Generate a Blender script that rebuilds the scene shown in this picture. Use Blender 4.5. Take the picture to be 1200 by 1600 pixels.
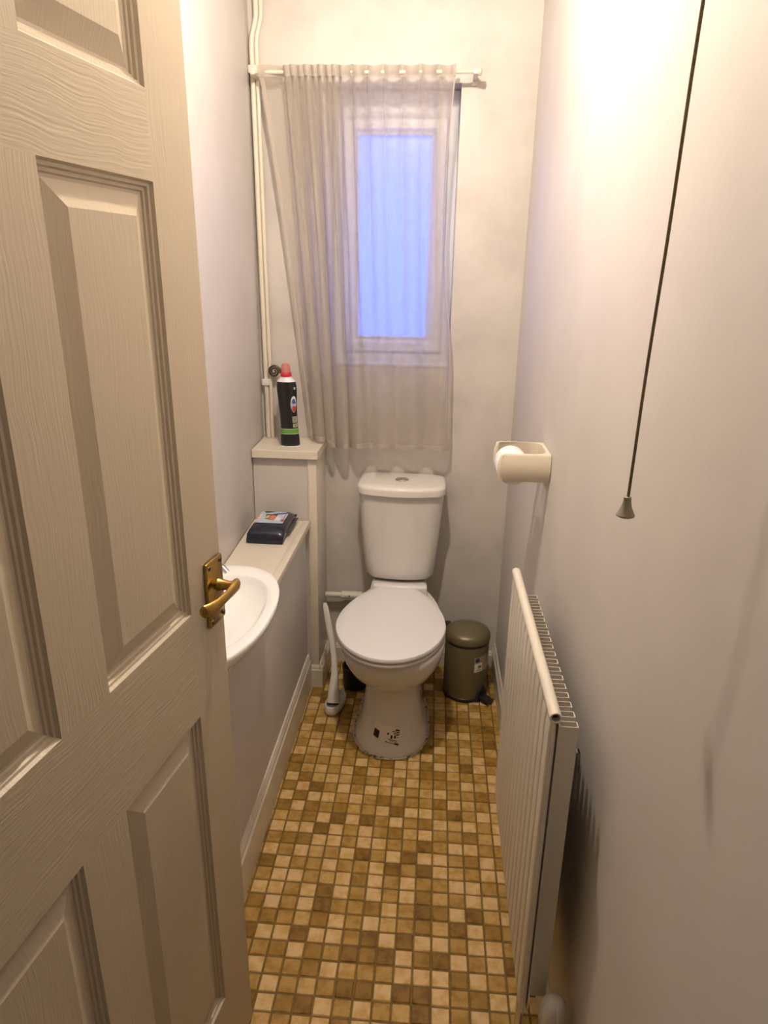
import bpy, bmesh, math, random
from mathutils import Vector, Matrix
random.seed(7)
for o in list(bpy.data.objects): bpy.data.objects.remove(o, do_unlink=True)
scene = bpy.context.scene
COL = scene.collection
PI = math.pi

# ------------------------------------------------------------------ camera
CR, CU, CF = Vector((0.99703141, 0.07507592, 0.01708701)), Vector((-0.03977704, 0.31222234, 0.94917596)), Vector((-0.06592531, 0.94703792, -0.31428178))
CAM = Vector((0, 0, 1.487585)); FPX = 1078.24
cd = bpy.data.cameras.new('camera'); cam = bpy.data.objects.new('camera', cd); COL.objects.link(cam)
cd.sensor_fit = 'VERTICAL'; cd.sensor_height = 36; cd.sensor_width = 27; cd.lens = 36 * FPX / 1600
cd.clip_start = 0.02; cd.clip_end = 60
m = Matrix.Identity(4)
for i in range(3):
    m[i][0], m[i][1], m[i][2], m[i][3] = CR[i], CU[i], -CF[i], CAM[i]
cam.matrix_world = m
scene.camera = cam

# ------------------------------------------------------------------ world (blue dusk outside the window)
world = bpy.data.worlds.new('dusk_sky'); scene.world = world; world.use_nodes = True
bg = world.node_tree.nodes['Background']
bg.inputs[0].default_value = (0.095, 0.17, 1.0, 1); bg.inputs[1].default_value = 3.8
LAMP_POS = (-0.15, 1.32, 2.36); LAMP_RADIUS = 0.036; LAMP_STRENGTH = 850.0; LAMP_COLOR = (1.0, 0.85, 0.68)
HALL_FILL_STRENGTH = 2.2
# a closed white room: keep light paths short enough to render in time
scene.cycles.max_bounces = 5; scene.cycles.diffuse_bounces = 3; scene.cycles.glossy_bounces = 2; scene.cycles.transparent_max_bounces = 8
scene.cycles.caustics_reflective = False; scene.cycles.caustics_refractive = False
vs = scene.view_settings
vs.view_transform = 'Standard'; vs.look = 'None'; vs.gamma = 1; vs.exposure = 0.38; vs.use_curve_mapping = False

# ------------------------------------------------------------------ materials
MATS = {}
def mat(name, col, rough=0.5, metal=0.0, var=0.0, vscale=6.0, bump=0.0, bscale=60.0, stretch=None, spec=0.5, coat=0.0, col2=None, lo=0.35, hi=0.65, coords='Object'):
    if name in MATS: return MATS[name]
    M = bpy.data.materials.new(name); M.use_nodes = True
    nt = M.node_tree; b = nt.nodes['Principled BSDF']
    b.inputs['Base Color'].default_value = (*col, 1); b.inputs['Roughness'].default_value = rough
    b.inputs['Metallic'].default_value = metal; b.inputs['Specular IOR Level'].default_value = spec
    b.inputs['Coat Weight'].default_value = coat
    if var or bump or col2:
        if coords == 'Position':
            g = nt.nodes.new('ShaderNodeNewGeometry'); src = g.outputs['Position']
        else:
            t = nt.nodes.new('ShaderNodeTexCoord'); src = t.outputs['Object']
        mp = nt.nodes.new('ShaderNodeMapping'); nt.links.new(src, mp.inputs[0])
        if stretch: mp.inputs['Scale'].default_value = stretch
    if var or col2:
        n = nt.nodes.new('ShaderNodeTexNoise'); n.inputs['Scale'].default_value = vscale; n.inputs['Detail'].default_value = 3
        n.inputs['Roughness'].default_value = 0.6
        nt.links.new(mp.outputs[0], n.inputs['Vector'])
        r = nt.nodes.new('ShaderNodeValToRGB'); r.color_ramp.elements[0].position = lo; r.color_ramp.elements[1].position = hi
        c2 = col2 if col2 else tuple(c * (1 - var) for c in col)
        r.color_ramp.elements[0].color = (*c2, 1); r.color_ramp.elements[1].color = (*col, 1)
        nt.links.new(n.outputs['Fac'], r.inputs[0]); nt.links.new(r.outputs[0], b.inputs['Base Color'])
    if bump:
        n2 = nt.nodes.new('ShaderNodeTexNoise'); n2.inputs['Scale'].default_value = bscale; n2.inputs['Detail'].default_value = 2
        nt.links.new(mp.outputs[0], n2.inputs['Vector'])
        bp = nt.nodes.new('ShaderNodeBump'); bp.inputs['Strength'].default_value = bump; bp.inputs['Distance'].default_value = 0.004
        nt.links.new(n2.outputs['Fac'], bp.inputs['Height']); nt.links.new(bp.outputs[0], b.inputs['Normal'])
    MATS[name] = M
    return M

def emit(name, col, strength):
    M = bpy.data.materials.new(name); M.use_nodes = True; nt = M.node_tree
    b = nt.nodes['Principled BSDF']; b.inputs['Base Color'].default_value = (*col, 1)
    b.inputs['Emission Color'].default_value = (*col, 1); b.inputs['Emission Strength'].default_value = strength
    return M

wall_paint = mat('wall_paint', (0.70, 0.66, 0.63), 0.55, var=0.09, vscale=2.2, bump=0.10, bscale=55, coords='Position')
back_paint = mat('back_wall_paint', (0.71, 0.665, 0.625), 0.45, var=0.16, vscale=4.5, bump=0.22, bscale=14, coords='Position', lo=0.3, hi=0.6)
ceil_paint = mat('ceiling_paint', (0.72, 0.70, 0.67), 0.7, bump=0.1, coords='Position')
gloss_cream = mat('cream_gloss_paint', (0.80, 0.73, 0.62), 0.3, var=0.06, vscale=8, coords='Position')
skirting_mat = mat('skirting_gloss', (0.78, 0.72, 0.62), 0.3, var=0.10, vscale=9, coords='Position')
ceramic = mat('white_ceramic', (0.83, 0.80, 0.76), 0.10, coat=0.3)
basin_ceramic = mat('basin_ceramic', (0.93, 0.935, 0.94), 0.08, coat=0.3)
seat_plastic = mat('seat_plastic', (0.87, 0.865, 0.88), 0.18)
white_plastic = mat('white_plastic', (0.78, 0.75, 0.70), 0.3)
holder_cream = mat('holder_cream_plastic', (0.80, 0.72, 0.58), 0.28)
paper = mat('toilet_paper', (0.92, 0.92, 0.92), 0.9, bump=0.2, bscale=150)
rad_paint = mat('radiator_enamel', (0.80, 0.74, 0.64), 0.28)
chrome = mat('chrome', (0.72, 0.70, 0.66), 0.15, 1.0)
steel = mat('bracket_steel', (0.6, 0.57, 0.5), 0.4, 1.0)
brass = mat('aged_brass', (0.53, 0.34, 0.10), 0.27, 1.0, var=0.35, vscale=60, lo=0.3, hi=0.55)
bronze = mat('dark_bronze', (0.10, 0.075, 0.05), 0.4, 0.7)
dark = mat('painted_hole_shade', (0.015, 0.012, 0.010), 0.7)  # near-black colour painted in as the shade inside holes and slots
black_plastic = mat('black_plastic', (0.018, 0.018, 0.022), 0.4)
bin_olive = mat('bin_olive_metal', (0.185, 0.155, 0.085), 0.34, 0.25)
knob_grey = mat('knob_grey_plastic', (0.30, 0.265, 0.20), 0.45)
cord_mat = mat('grubby_cord', (0.20, 0.15, 0.075), 0.85, var=0.3, vscale=300)
sealant = mat('sealant', (0.56, 0.48, 0.36), 0.5, col2=(0.07, 0.055, 0.04), vscale=55, lo=0.40, hi=0.46, bump=0.5, bscale=120, coords='Position')
navy = mat('navy_film', (0.012, 0.014, 0.032), 0.16)
bottle_black = mat('bottle_black', (0.012, 0.012, 0.014), 0.25)
p_white = mat('print_white', (0.80, 0.80, 0.82), 0.4)
p_grey = mat('print_grey', (0.42, 0.44, 0.50), 0.4)
p_blue = mat('print_blue', (0.04, 0.06, 0.22), 0.4)
p_lblue = mat('print_pale_blue', (0.50, 0.60, 0.72), 0.4)
p_red = mat('print_red', (0.45, 0.05, 0.05), 0.4)
p_orange = mat('print_orange', (0.70, 0.22, 0.14), 0.4)
p_yellow = mat('print_yellow', (0.70, 0.55, 0.18), 0.4)
p_green = mat('print_green', (0.12, 0.33, 0.05), 0.35)
p_pale = mat('print_pale_green', (0.55, 0.58, 0.45), 0.4)
p_black = mat('print_black', (0.015, 0.015, 0.02), 0.4)
sticker_paper = mat('sticker_paper', (0.88, 0.84, 0.74), 0.5)
cap_red = mat('cap_red', (0.62, 0.03, 0.05), 0.3)
upvc = mat('white_upvc', (0.80, 0.82, 0.86), 0.3)
hall_carpet = mat('hall_carpet', (0.35, 0.30, 0.24), 0.95, bump=0.4, bscale=300)
grout_mat = mat('grout', (0.225, 0.135, 0.032), 0.75, var=0.3, vscale=40, bump=0.3, bscale=200, coords='Position')

def translucent_cap():
    M = bpy.data.materials.new('cap_pink'); M.use_nodes = True
    b = M.node_tree.nodes['Principled BSDF']; b.inputs['Base Color'].default_value = (0.85, 0.30, 0.27, 1)
    b.inputs['Roughness'].default_value = 0.3; b.inputs['Transmission Weight'].default_value = 0.35
    return M
cap_pink = translucent_cap()

def frosted():
    M = bpy.data.materials.new('frosted_glass'); M.use_nodes = True; nt = M.node_tree
    for n in list(nt.nodes): nt.nodes.remove(n)
    out = nt.nodes.new('ShaderNodeOutputMaterial'); mx = nt.nodes.new('ShaderNodeMixShader'); mx.inputs[0].default_value = 0.45
    tr = nt.nodes.new('ShaderNodeBsdfTranslucent'); tr.inputs[0].default_value = (0.95, 0.95, 0.95, 1)
    tp = nt.nodes.new('ShaderNodeBsdfTransparent'); tp.inputs[0].default_value = (0.95, 0.95, 0.95, 1)
    gl = nt.nodes.new('ShaderNodeBsdfGlossy'); gl.inputs['Roughness'].default_value = 0.25
    m2 = nt.nodes.new('ShaderNodeMixShader'); m2.inputs[0].default_value = 0.05
    nt.links.new(tr.outputs[0], mx.inputs[1]); nt.links.new(tp.outputs[0], mx.inputs[2])
    nt.links.new(mx.outputs[0], m2.inputs[1]); nt.links.new(gl.outputs[0], m2.inputs[2]); nt.links.new(m2.outputs[0], out.inputs[0])
    return M
glass = frosted()

def sheer(name, alpha, col):
    M = bpy.data.materials.new(name); M.use_nodes = True; nt = M.node_tree
    for n in list(nt.nodes): nt.nodes.remove(n)
    out = nt.nodes.new('ShaderNodeOutputMaterial')
    df = nt.nodes.new('ShaderNodeBsdfDiffuse'); df.inputs[0].default_value = (*col, 1)
    tl = nt.nodes.new('ShaderNodeBsdfTranslucent'); tl.inputs[0].default_value = (*col, 1)
    tp = nt.nodes.new('ShaderNodeBsdfTransparent')
    a = nt.nodes.new('ShaderNodeMixShader'); a.inputs[0].default_value = 0.45
    b = nt.nodes.new('ShaderNodeMixShader')
    lw = nt.nodes.new('ShaderNodeLayerWeight'); lw.inputs[0].default_value = 0.35   # woven threads close up at grazing view
    mr = nt.nodes.new('ShaderNodeMapRange'); mr.inputs[1].default_value = 0; mr.inputs[2].default_value = 1
    mr.inputs[3].default_value = alpha; mr.inputs[4].default_value = 1.0
    nt.links.new(lw.outputs['Facing'], mr.inputs[0]); nt.links.new(mr.outputs[0], b.inputs[0])
    nt.links.new(df.outputs[0], a.inputs[1]); nt.links.new(tl.outputs[0], a.inputs[2])
    nt.links.new(tp.outputs[0], b.inputs[1]); nt.links.new(a.outputs[0], b.inputs[2]); nt.links.new(b.outputs[0], out.inputs[0])
    return M
curtain_mat = sheer('sheer_voile', 0.43, (0.66, 0.60, 0.535))
hem_mat = sheer('sheer_hem', 0.80, (0.70, 0.64, 0.57))

def grain_mat(name, horizontal):
    M = bpy.data.materials.new(name); M.use_nodes = True; nt = M.node_tree; b = nt.nodes['Principled BSDF']
    b.inputs['Base Color'].default_value = (0.56, 0.48, 0.365, 1); b.inputs['Roughness'].default_value = 0.42
    t = nt.nodes.new('ShaderNodeTexCoord'); mp = nt.nodes.new('ShaderNodeMapping')
    mp.inputs['Scale'].default_value = (9, 1, 300) if horizontal else (300, 1, 8)
    ns = nt.nodes.new('ShaderNodeTexNoise'); ns.inputs['Scale'].default_value = 1.0; ns.inputs['Detail'].default_value = 3
    n0 = nt.nodes.new('ShaderNodeTexNoise'); n0.inputs['Scale'].default_value = 7.0
    mixv = nt.nodes.new('ShaderNodeVectorMath'); mixv.operation = 'MULTIPLY_ADD'
    mixv.inputs[1].default_value = (0.03, 0, 0.03)
    nt.links.new(t.outputs['Object'], n0.inputs['Vector']); nt.links.new(n0.outputs['Color'], mixv.inputs[0]); nt.links.new(t.outputs['Object'], mixv.inputs[2])
    nt.links.new(mixv.outputs[0], mp.inputs[0]); nt.links.new(mp.outputs[0], ns.inputs['Vector'])
    bp = nt.nodes.new('ShaderNodeBump'); bp.inputs['Strength'].default_value = 0.20; bp.inputs['Distance'].default_value = 0.003
    nt.links.new(ns.outputs['Fac'], bp.inputs['Height']); nt.links.new(bp.outputs[0], b.inputs['Normal'])
    return M
grain_v = grain_mat('door_grain_upright', False); grain_h = grain_mat('door_grain_level', True)

# ------------------------------------------------------------------ mesh helpers
def finish(bm, name, angle=35, smooth=True):
    bmesh.ops.recalc_face_normals(bm, faces=bm.faces)
    me = bpy.data.meshes.new(name); bm.to_mesh(me); bm.free()
    if smooth:
        me.polygons.foreach_set('use_smooth', [True] * len(me.polygons))
        me.set_sharp_from_angle(angle=math.radians(angle))
    return me
def obj(name, bm, material, parent=None, origin=None, angle=35, smooth=True):
    """bm is in world coordinates; origin (or the parent's location) becomes the local origin"""
    off = Vector(origin) if origin is not None else (parent.matrix_world.translation.copy() if parent is not None else Vector((0, 0, 0)))
    if isinstance(bm, bmesh.types.BMesh):
        bmesh.ops.translate(bm, verts=bm.verts, vec=-off)
        me = finish(bm, name, angle, smooth)
    else: me = bm
    o = bpy.data.objects.new(name, me); COL.objects.link(o)
    if material is not None and len(me.materials) == 0: me.materials.append(material)
    if parent is not None:
        o.parent = parent
        if origin is not None: o.location = Vector(origin) - parent.matrix_world.translation
    elif origin is not None: o.location = origin
    o.matrix_world  # noqa
    return o
def sub(name, bm, material, part, base, **k):
    """a sub-part: its part sits at its thing's origin"""
    bmesh.ops.translate(bm, verts=bm.verts, vec=-Vector(base))
    me = finish(bm, name, **k); o = bpy.data.objects.new(name, me); COL.objects.link(o); me.materials.append(material); o.parent = part
    return o
def thing(name, label, cat, loc=(0, 0, 0), group=None):
    o = bpy.data.objects.new(name, None); COL.objects.link(o); o.location = loc; o.empty_display_size = 0.05
    o.matrix_world = Matrix.Translation(loc)
    o['label'] = label; o['category'] = cat
    if group: o['group'] = group
    return o
def tag(o, label, cat):
    o['label'] = label; o['category'] = cat; return o
def struct(o, label=None):
    o['kind'] = 'structure'
    if label: o['label'] = label
    return o
def box(bm, x0, x1, y0, y1, z0, z1, bev=0.0, seg=2):
    r = bmesh.ops.create_cube(bm, size=1)
    vsx = r['verts']
    bmesh.ops.scale(bm, verts=vsx, vec=(x1 - x0, y1 - y0, z1 - z0))
    bmesh.ops.translate(bm, verts=vsx, vec=((x0 + x1) / 2, (y0 + y1) / 2, (z0 + z1) / 2))
    if bev:
        es = list({e for v in vsx for e in v.link_edges})
        bmesh.ops.bevel(bm, geom=es, offset=bev, segments=seg, affect='EDGES', profile=0.5)
    return bm
def nbox(*a, **k): return box(bmesh.new(), *a, **k)
def loft(bm, rings, cap0=True, cap1=True, closed=True):
    vr = [[bm.verts.new(p) for p in r] for r in rings]
    n = len(vr[0])
    for a, b in zip(vr, vr[1:]):
        for i in range(n if closed else n - 1):
            j = (i + 1) % n
            bm.faces.new((a[i], a[j], b[j], b[i]))
    if cap0: bm.faces.new(list(reversed(vr[0])))
    if cap1: bm.faces.new(vr[-1])
    return bm
def lathe(bm, prof, cx, cy, seg=32, cap0=True, cap1=True):
    return loft(bm, [[(cx + r * math.cos(2 * PI * i / seg), cy + r * math.sin(2 * PI * i / seg), z) for i in range(seg)] for r, z in prof], cap0, cap1)
def tube(bm, pts, rad, seg=12, cap=True):
    pts = [Vector(p) for p in pts]; rings = []
    rads = rad if isinstance(rad, (list, tuple)) else [rad] * len(pts)
    nrm = None
    for i, p in enumerate(pts):
        d = (pts[min(i + 1, len(pts) - 1)] - pts[max(i - 1, 0)]).normalized()
        if nrm is None:
            nrm = d.orthogonal().normalized()
        nrm = (nrm - d * nrm.dot(d)).normalized(); bn = d.cross(nrm)
        rings.append([p + rads[i] * (math.cos(2 * PI * k / seg) * nrm + math.sin(2 * PI * k / seg) * bn) for k in range(seg)])
    return loft(bm, rings, cap, cap)
def sgnpow(v, e): return math.copysign(abs(v) ** e, v)
def interp(keys, z):
    if z <= keys[0][0]: return keys[0][1:]
    for a, b in zip(keys, keys[1:]):
        if z <= b[0]:
            t = (z - a[0]) / (b[0] - a[0])
            return tuple(p + (q - p) * t for p, q in zip(a[1:], b[1:]))
    return keys[-1][1:]
def project(p):
    d = Vector(p) - CAM; z = d.dot(CF)
    return 600 + FPX * d.dot(CR) / z, 800 - FPX * d.dot(CU) / z

# ================================================================== SETTING
XR = 0.288; YB = 2.52; ZC = 2.46
def xl(y): return -0.635 + 0.035 * (YB - y)
# --- floor: grout bed with single mosaic tiles
S = 0.0425
floor = obj('floor', nbox(-0.75, 0.40, 0.25, 2.62, -0.08, -0.0022), grout_mat); struct(floor, 'ochre and cream small square mosaic tile floor with brown grout')
T = {}
def row(r, start, s):
    for i, ch in enumerate(s):
        if ch != '.': T[(start + i, r)] = int(ch)
row(7, -9, "0340202" "14020022"); T[(-2, 7)] = 1; T[(-1, 7)] = 4; T[(0, 7)] = 0; T[(1, 7)] = 2; T[(2, 7)] = 0; T[(3, 7)] = 2; T[(4, 7)] = 2
row(6, -10, "20212440" "4402300")
row(5, -10, "0223012200" "03022")
row(4, -11, "2230324340" "340204"); T[(-3, 4)] = 4; T[(-2, 4)] = 0; T[(-1, 4)] = 3; T[(0, 4)] = 4; T[(1, 4)] = 0; T[(2, 4)] = 2; T[(3, 4)] = 0; T[(4, 4)] = 4
row(3, -11, "4004002404"); T.update({(-3, 3): 0, (-2, 3): 4, (-1, 3): 0, (0, 3): 0, (1, 3): 2, (2, 3): 0, (3, 3): 0, (4, 3): 2})
row(2, -11, "23213020"); T.update({(-3, 2): 1, (-2, 2): 2, (-1, 2): 3, (0, 2): 1, (1, 2): 4, (2, 2): 0, (3, 2): 3, (4, 2): 2})
row(1, -11, "30204223"); T.update({(-3, 1): 0, (-2, 1): 2, (-1, 1): 4, (0, 1): 3, (1, 1): 0, (2, 1): 4, (3, 1): 1, (4, 1): 0})
row(0, -11, "00204020"); T.update({(-3, 0): 2, (-2, 0): 0, (-1, 0): 3, (0, 0): 1, (1, 0): 2, (2, 0): 0, (3, 0): 0, (4, 0): 2})
row(-1, -11, "2002103" "02022002" "2"); T.update({(-4, -1): 0, (-3, -1): 2, (-2, -1): 0, (-1, -1): 2, (0, -1): 2, (1, -1): 0, (2, -1): 0, (3, -1): 2, (4, -1): 2})
row(-2, -11, "4022022" "042401200")
row(-3, -11, "0201204" "204002300"); T[(4, -3)] = 2
row(-4, -11, "2330020" "022420022")
row(-5, -11, "0004020" "231022310")
row(-6, -11, "1230404" "202301020")
row(-7, -11, "3032312" "040024201")
row(-8, -11, "0300202" "322230120")
row(-9, -11, "3042020" "102102232")
row(-10, -11, "0310132" "020222010")
row(-11, -11, "3102030" "201331220")
row(-12, -11, "3221202" "300300402")
row(-13, -11, "010022"); row(-13, -1, "022203")
row(-14, -11, "20232"); row(-14, -1, "402021")
tone_cols = [((0.75, 0.535, 0.255), (0.60, 0.375, 0.11)), ((0.64, 0.43, 0.155), (0.47, 0.28, 0.055)), ((0.50, 0.315, 0.085), (0.355, 0.20, 0.034)),
             ((0.38, 0.222, 0.046), (0.25, 0.132, 0.018)), ((0.285, 0.155, 0.028), (0.17, 0.085, 0.010))]
tile_mats = [mat('tile_tone_%d' % i, a, 0.5, spec=0.3, col2=b, vscale=38, bump=0.10, bscale=70, coords='Position', lo=0.36, hi=0.56) for i, (a, b) in enumerate(tone_cols)]
G = 0.0044; ZT = 0.0
def tile_verts(x0, x1, y0, y1, rnd):
    j = lambda: rnd.uniform(-0.0008, 0.0008)
    c = 0.0013
    base = [(x0 - c * .3, y0 - c * .3, -0.0026), (x1 + c * .3, y0 - c * .3, -0.0026), (x1 + c * .3, y1 + c * .3, -0.0026), (x0 - c * .3, y1 + c * .3, -0.0026)]
    top = [(x0 + c + j(), y0 + c + j(), ZT), (x1 - c + j(), y0 + c + j(), ZT), (x1 - c + j(), y1 - c + j(), ZT), (x0 + c + j(), y1 - c + j(), ZT)]
    return base + top
TF = [(4, 5, 6, 7), (0, 1, 5, 4), (1, 2, 6, 5), (2, 3, 7, 6), (3, 0, 4, 7)]
protos = []
rnd = random.Random(3)
for t in range(5):
    for k in range(3):
        h = S / 2 - G / 2
        me = bpy.data.meshes.new('floor_tile'); me.from_pydata(tile_verts(-h, h, -h, h, rnd), [], TF); me.materials.append(tile_mats[t]); protos.append(me)
cells = []
for r in range(-29, 34):
    for c in range(-16, 7):
        x0, x1 = (c + 1.05) * S, (c + 2.05) * S
        y1, y0 = (32.69 - r) * S, (31.69 - r) * S
        if y0 > 2.52 or y1 < 0.27 or x1 < -0.445 or x0 > 0.283: continue
        t = T.get((c, r))
        if t is None: t = rnd.choices([0, 1, 2, 3, 4], [30, 14, 30, 14, 12])[0]
        cells.append((c, r, x0, x1, y0, y1, t))
def vis_key(cl):
    c, r, x0, x1, y0, y1, t = cl
    px, py = project(((x0 + x1) / 2, (y0 + y1) / 2, 0))
    lim = 783 if py < 1256 else 783 + (py - 1256) * 44 / 342
    if py > 1605 or px < 384 - 6 or px > lim + 6: return None
    if x0 < -0.43 or x1 > 0.285: return None
    if 556 < px < 668 and py < 1180: return None
    return -py
front = sorted([cl for cl in cells if vis_key(cl) is not None], key=vis_key)[:300]
fs = set((cl[0], cl[1]) for cl in front)
for cl in front:
    c, r, x0, x1, y0, y1, t = cl
    o = bpy.data.objects.new('floor_tile', protos[t * 3 + rnd.randrange(3)]); COL.objects.link(o); o.parent = floor
    o.location = ((x0 + x1) / 2, (y0 + y1) / 2, rnd.uniform(-0.0003, 0.0003)); o.rotation_euler[2] = rnd.choice([0, PI / 2, PI, -PI / 2])
V, Fc, Mi = [], [], []
for cl in cells:
    c, r, x0, x1, y0, y1, t = cl
    if (c, r) in fs: continue
    x0, x1 = max(x0 + G / 2, -0.445), min(x1 - G / 2, 0.283); y0 += G / 2; y1 = min(y1 - G / 2, 2.515)
    if x1 - x0 < 0.004 or y1 - y0 < 0.004: continue
    n = len(V); V += tile_verts(x0, x1, y0, y1, rnd); Fc += [tuple(n + q for q in f) for f in TF]; Mi += [t] * 5
me = bpy.data.meshes.new('floor_tile_field'); me.from_pydata(V, [], Fc)
for M in tile_mats: me.materials.append(M)
me.polygons.foreach_set('material_index', Mi)
o = bpy.data.objects.new('floor_tile_field', me); COL.objects.link(o); o.parent = floor; o['kind'] = 'stuff'

struct(obj('ceiling', nbox(-0.75, 0.45, -1.35, 2.8, ZC, ZC + 0.08), ceil_paint))
# left wall (slightly out of square)
bm = bmesh.new()
loft(bm, [[(xl(0.2), 0.2, z), (xl(2.6), 2.6, z), (xl(2.6) - 0.1, 2.6, z), (xl(0.2) - 0.1, 0.2, z)] for z in (0, ZC)])
struct(obj('wall_left', bm, wall_paint))
# right wall in faintly mottled paint
wr = struct(obj('wall_right', nbox(XR, XR + 0.1, 0.2, 2.6, 0, ZC), wall_paint))
# back wall with a window opening
WX0, WX1, WZ0, WZ1 = -0.378, 0.048, 1.212, 2.097
bm = bmesh.new()
xs = [-0.75, WX0, WX1, 0.40]; zs = [0, WZ0, WZ1, ZC]
grid = {}
for yi, y in enumerate((YB, YB + 0.24)):
    for i, x in enumerate(xs):
        for k, z in enumerate(zs): grid[(i, k, yi)] = bm.verts.new((x, y, z))
for yi in (0, 1):
    for i in range(3):
        for k in range(3):
            if (i, k) == (1, 1): continue
            bm.faces.new((grid[(i, k, yi)], grid[(i + 1, k, yi)], grid[(i + 1, k + 1, yi)], grid[(i, k + 1, yi)]))
for a, b in (((1, 1), (2, 1)), ((2, 1), (2, 2)), ((2, 2), (1, 2)), ((1, 2), (1, 1))):
    bm.faces.new((grid[(*a, 0)], grid[(*b, 0)], grid[(*b, 1)], grid[(*a, 1)]))
struct(obj('wall_back', bm, back_paint, smooth=False))
# front wall with the doorway, and the hall the camera stands in
DX0, DX1, DZ = -0.47, 0.27, 2.0
bm = bmesh.new()
box(bm, -0.75, DX0, 0.2, 0.29, 0, ZC); box(bm, DX1, 0.45, 0.2, 0.29, 0, ZC); box(bm, DX0, DX1, 0.2, 0.29, DZ, ZC)
struct(obj('wall_front', bm, wall_paint, smooth=False))
bm = bmesh.new()
box(bm, DX0 - 0.05, DX0 + 0.012, 0.18, 0.2, 0, DZ + 0.05); box(bm, DX1 - 0.012, DX1 + 0.05, 0.18, 0.2, 0, DZ + 0.05); box(bm, DX0 - 0.05, DX1 + 0.05, 0.18, 0.2, DZ - 0.012, DZ + 0.05)
struct(obj('trim_1', bm, gloss_cream, smooth=False), 'cream doorway casing on the hall side')
struct(obj('floor_hall', nbox(-1.2, 0.9, -1.35, 0.25, -0.08, -0.003), hall_carpet))
struct(obj('wall_hall', nbox(-1.2, 0.9, -1.4, -1.3, 0, ZC), wall_paint))
bm = bmesh.new(); box(bm, -0.8, -0.7, -1.35, 0.2, 0, ZC); box(bm, 0.42, 0.52, -1.35, 0.2, 0, ZC)
struct(obj('wall_hall_side', bm, wall_paint, smooth=False))
# baseboards: board with a small moulded top
def skirting(name, p0, p1, nrm, h, th, label):
    p0, p1, nrm = Vector(p0), Vector(p1), Vector(nrm)
    prof = [(0, 0), (th, 0), (th, h * .80), (th * .72, h * .84), (th * .72, h * .90), (th * .3, h), (0, h)]
    bm = bmesh.new()
    loft(bm, [[p + nrm * d + Vector((0, 0, z)) for d, z in prof] for p in (p0, p1)])
    return struct(obj(name, bm, skirting_mat, angle=20), label)
XP = -0.442
skirting('baseboard_left', (XP, 0.30, 0), (XP, 2.30, 0), (1, 0, 0), 0.142, 0.014, 'cream baseboard along the left boxing')
skirting('baseboard_right', (XR, 0.30, 0), (XR, YB, 0), (-1, 0, 0), 0.11, 0.013, 'cream baseboard along the right wall')
skirting('baseboard_back', (-0.385, YB, 0), (XR - 0.013, YB, 0), (0, -1, 0), 0.075, 0.014, 'low baseboard behind the toilet')
skirting('baseboard_boxing', (XP + 0.006, 2.310, 0), (-0.385, 2.310, 0), (0, -1, 0), 0.092, 0.012, 'short piece of baseboard at the foot of the tall boxing')
skirting('baseboard_boxing_side', (-0.400, 2.300, 0), (-0.400, 2.505, 0), (1, 0, 0), 0.092, 0.014, 'baseboard on the side of the tall boxing')

# window
wroot = thing('window_1', 'white framed frosted window behind the sheer curtain', 'window', (-0.165, 2.6, WZ0)); del wroot['category']; wroot['kind'] = 'structure'
def frame(x0, x1, z0, z1, w, y0, y1, bev=0.004):
    bm = bmesh.new()
    prof = [(0, y1), (0, y0 + bev), (bev, y0), (w - bev * 2, y0), (w, y0 + bev * 2), (w, y1)]
    rings = []
    for (cx, cz, sx, sz) in ((x0, z0, 1, 1), (x1, z0, -1, 1), (x1, z1, -1, -1), (x0, z1, 1, -1)):
        rings.append([(cx + sx * d, y, cz + sz * d) for d, y in prof])
    rings.append(rings[0])
    loft(bm, rings, False, False)
    bmesh.ops.remove_doubles(bm, verts=bm.verts, dist=1e-5)
    return bm
obj('outer_frame', frame(WX0, WX1, WZ0, WZ1, 0.040, 2.60, 2.66), upvc, wroot, angle=20)
obj('head_rail', nbox(WX0 + 0.038, WX1 - 0.038, 2.604, 2.655, WZ1 - 0.088, WZ1 - 0.036, bev=0.003), upvc, wroot)
cas = obj('casement', frame(WX0 + 0.034, WX1 - 0.034, WZ0 + 0.036, WZ1 - 0.082, 0.048, 2.588, 2.65, 0.007), upvc, wroot, angle=20)
sub('glazing_bead', frame(WX0 + 0.083, WX1 - 0.083, WZ0 + 0.085, WZ1 - 0.127, 0.008, 2.598, 2.62, 0.002), upvc, cas, wroot.location, angle=20)
sub('pane', nbox(WX0 + 0.080, WX1 - 0.080, 2.622, 2.626, WZ0 + 0.080, WZ1 - 0.124), glass, cas, wroot.location)
bm = bmesh.new()
lathe(bm, [(0.0001, 0.0), (0.006, 0.0), (0.006, 0.004), (0.0045, 0.006), (0.0001, 0.0065)], 0, 0, 16)
bmesh.ops.rotate(bm, verts=bm.verts, cent=(0, 0, 0), matrix=Matrix.Rotation(PI / 2, 3, 'X')); bmesh.ops.translate(bm, verts=bm.verts, vec=(-0.012, 2.588, 1.62))
sub('screw_cap', bm, p_grey, cas, wroot.location)
obj('sill_board', nbox(WX0, WX1, YB - 0.004, 2.60, WZ0 - 0.006, WZ0 + 0.006, bev=0.002), upvc, wroot)

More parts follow.
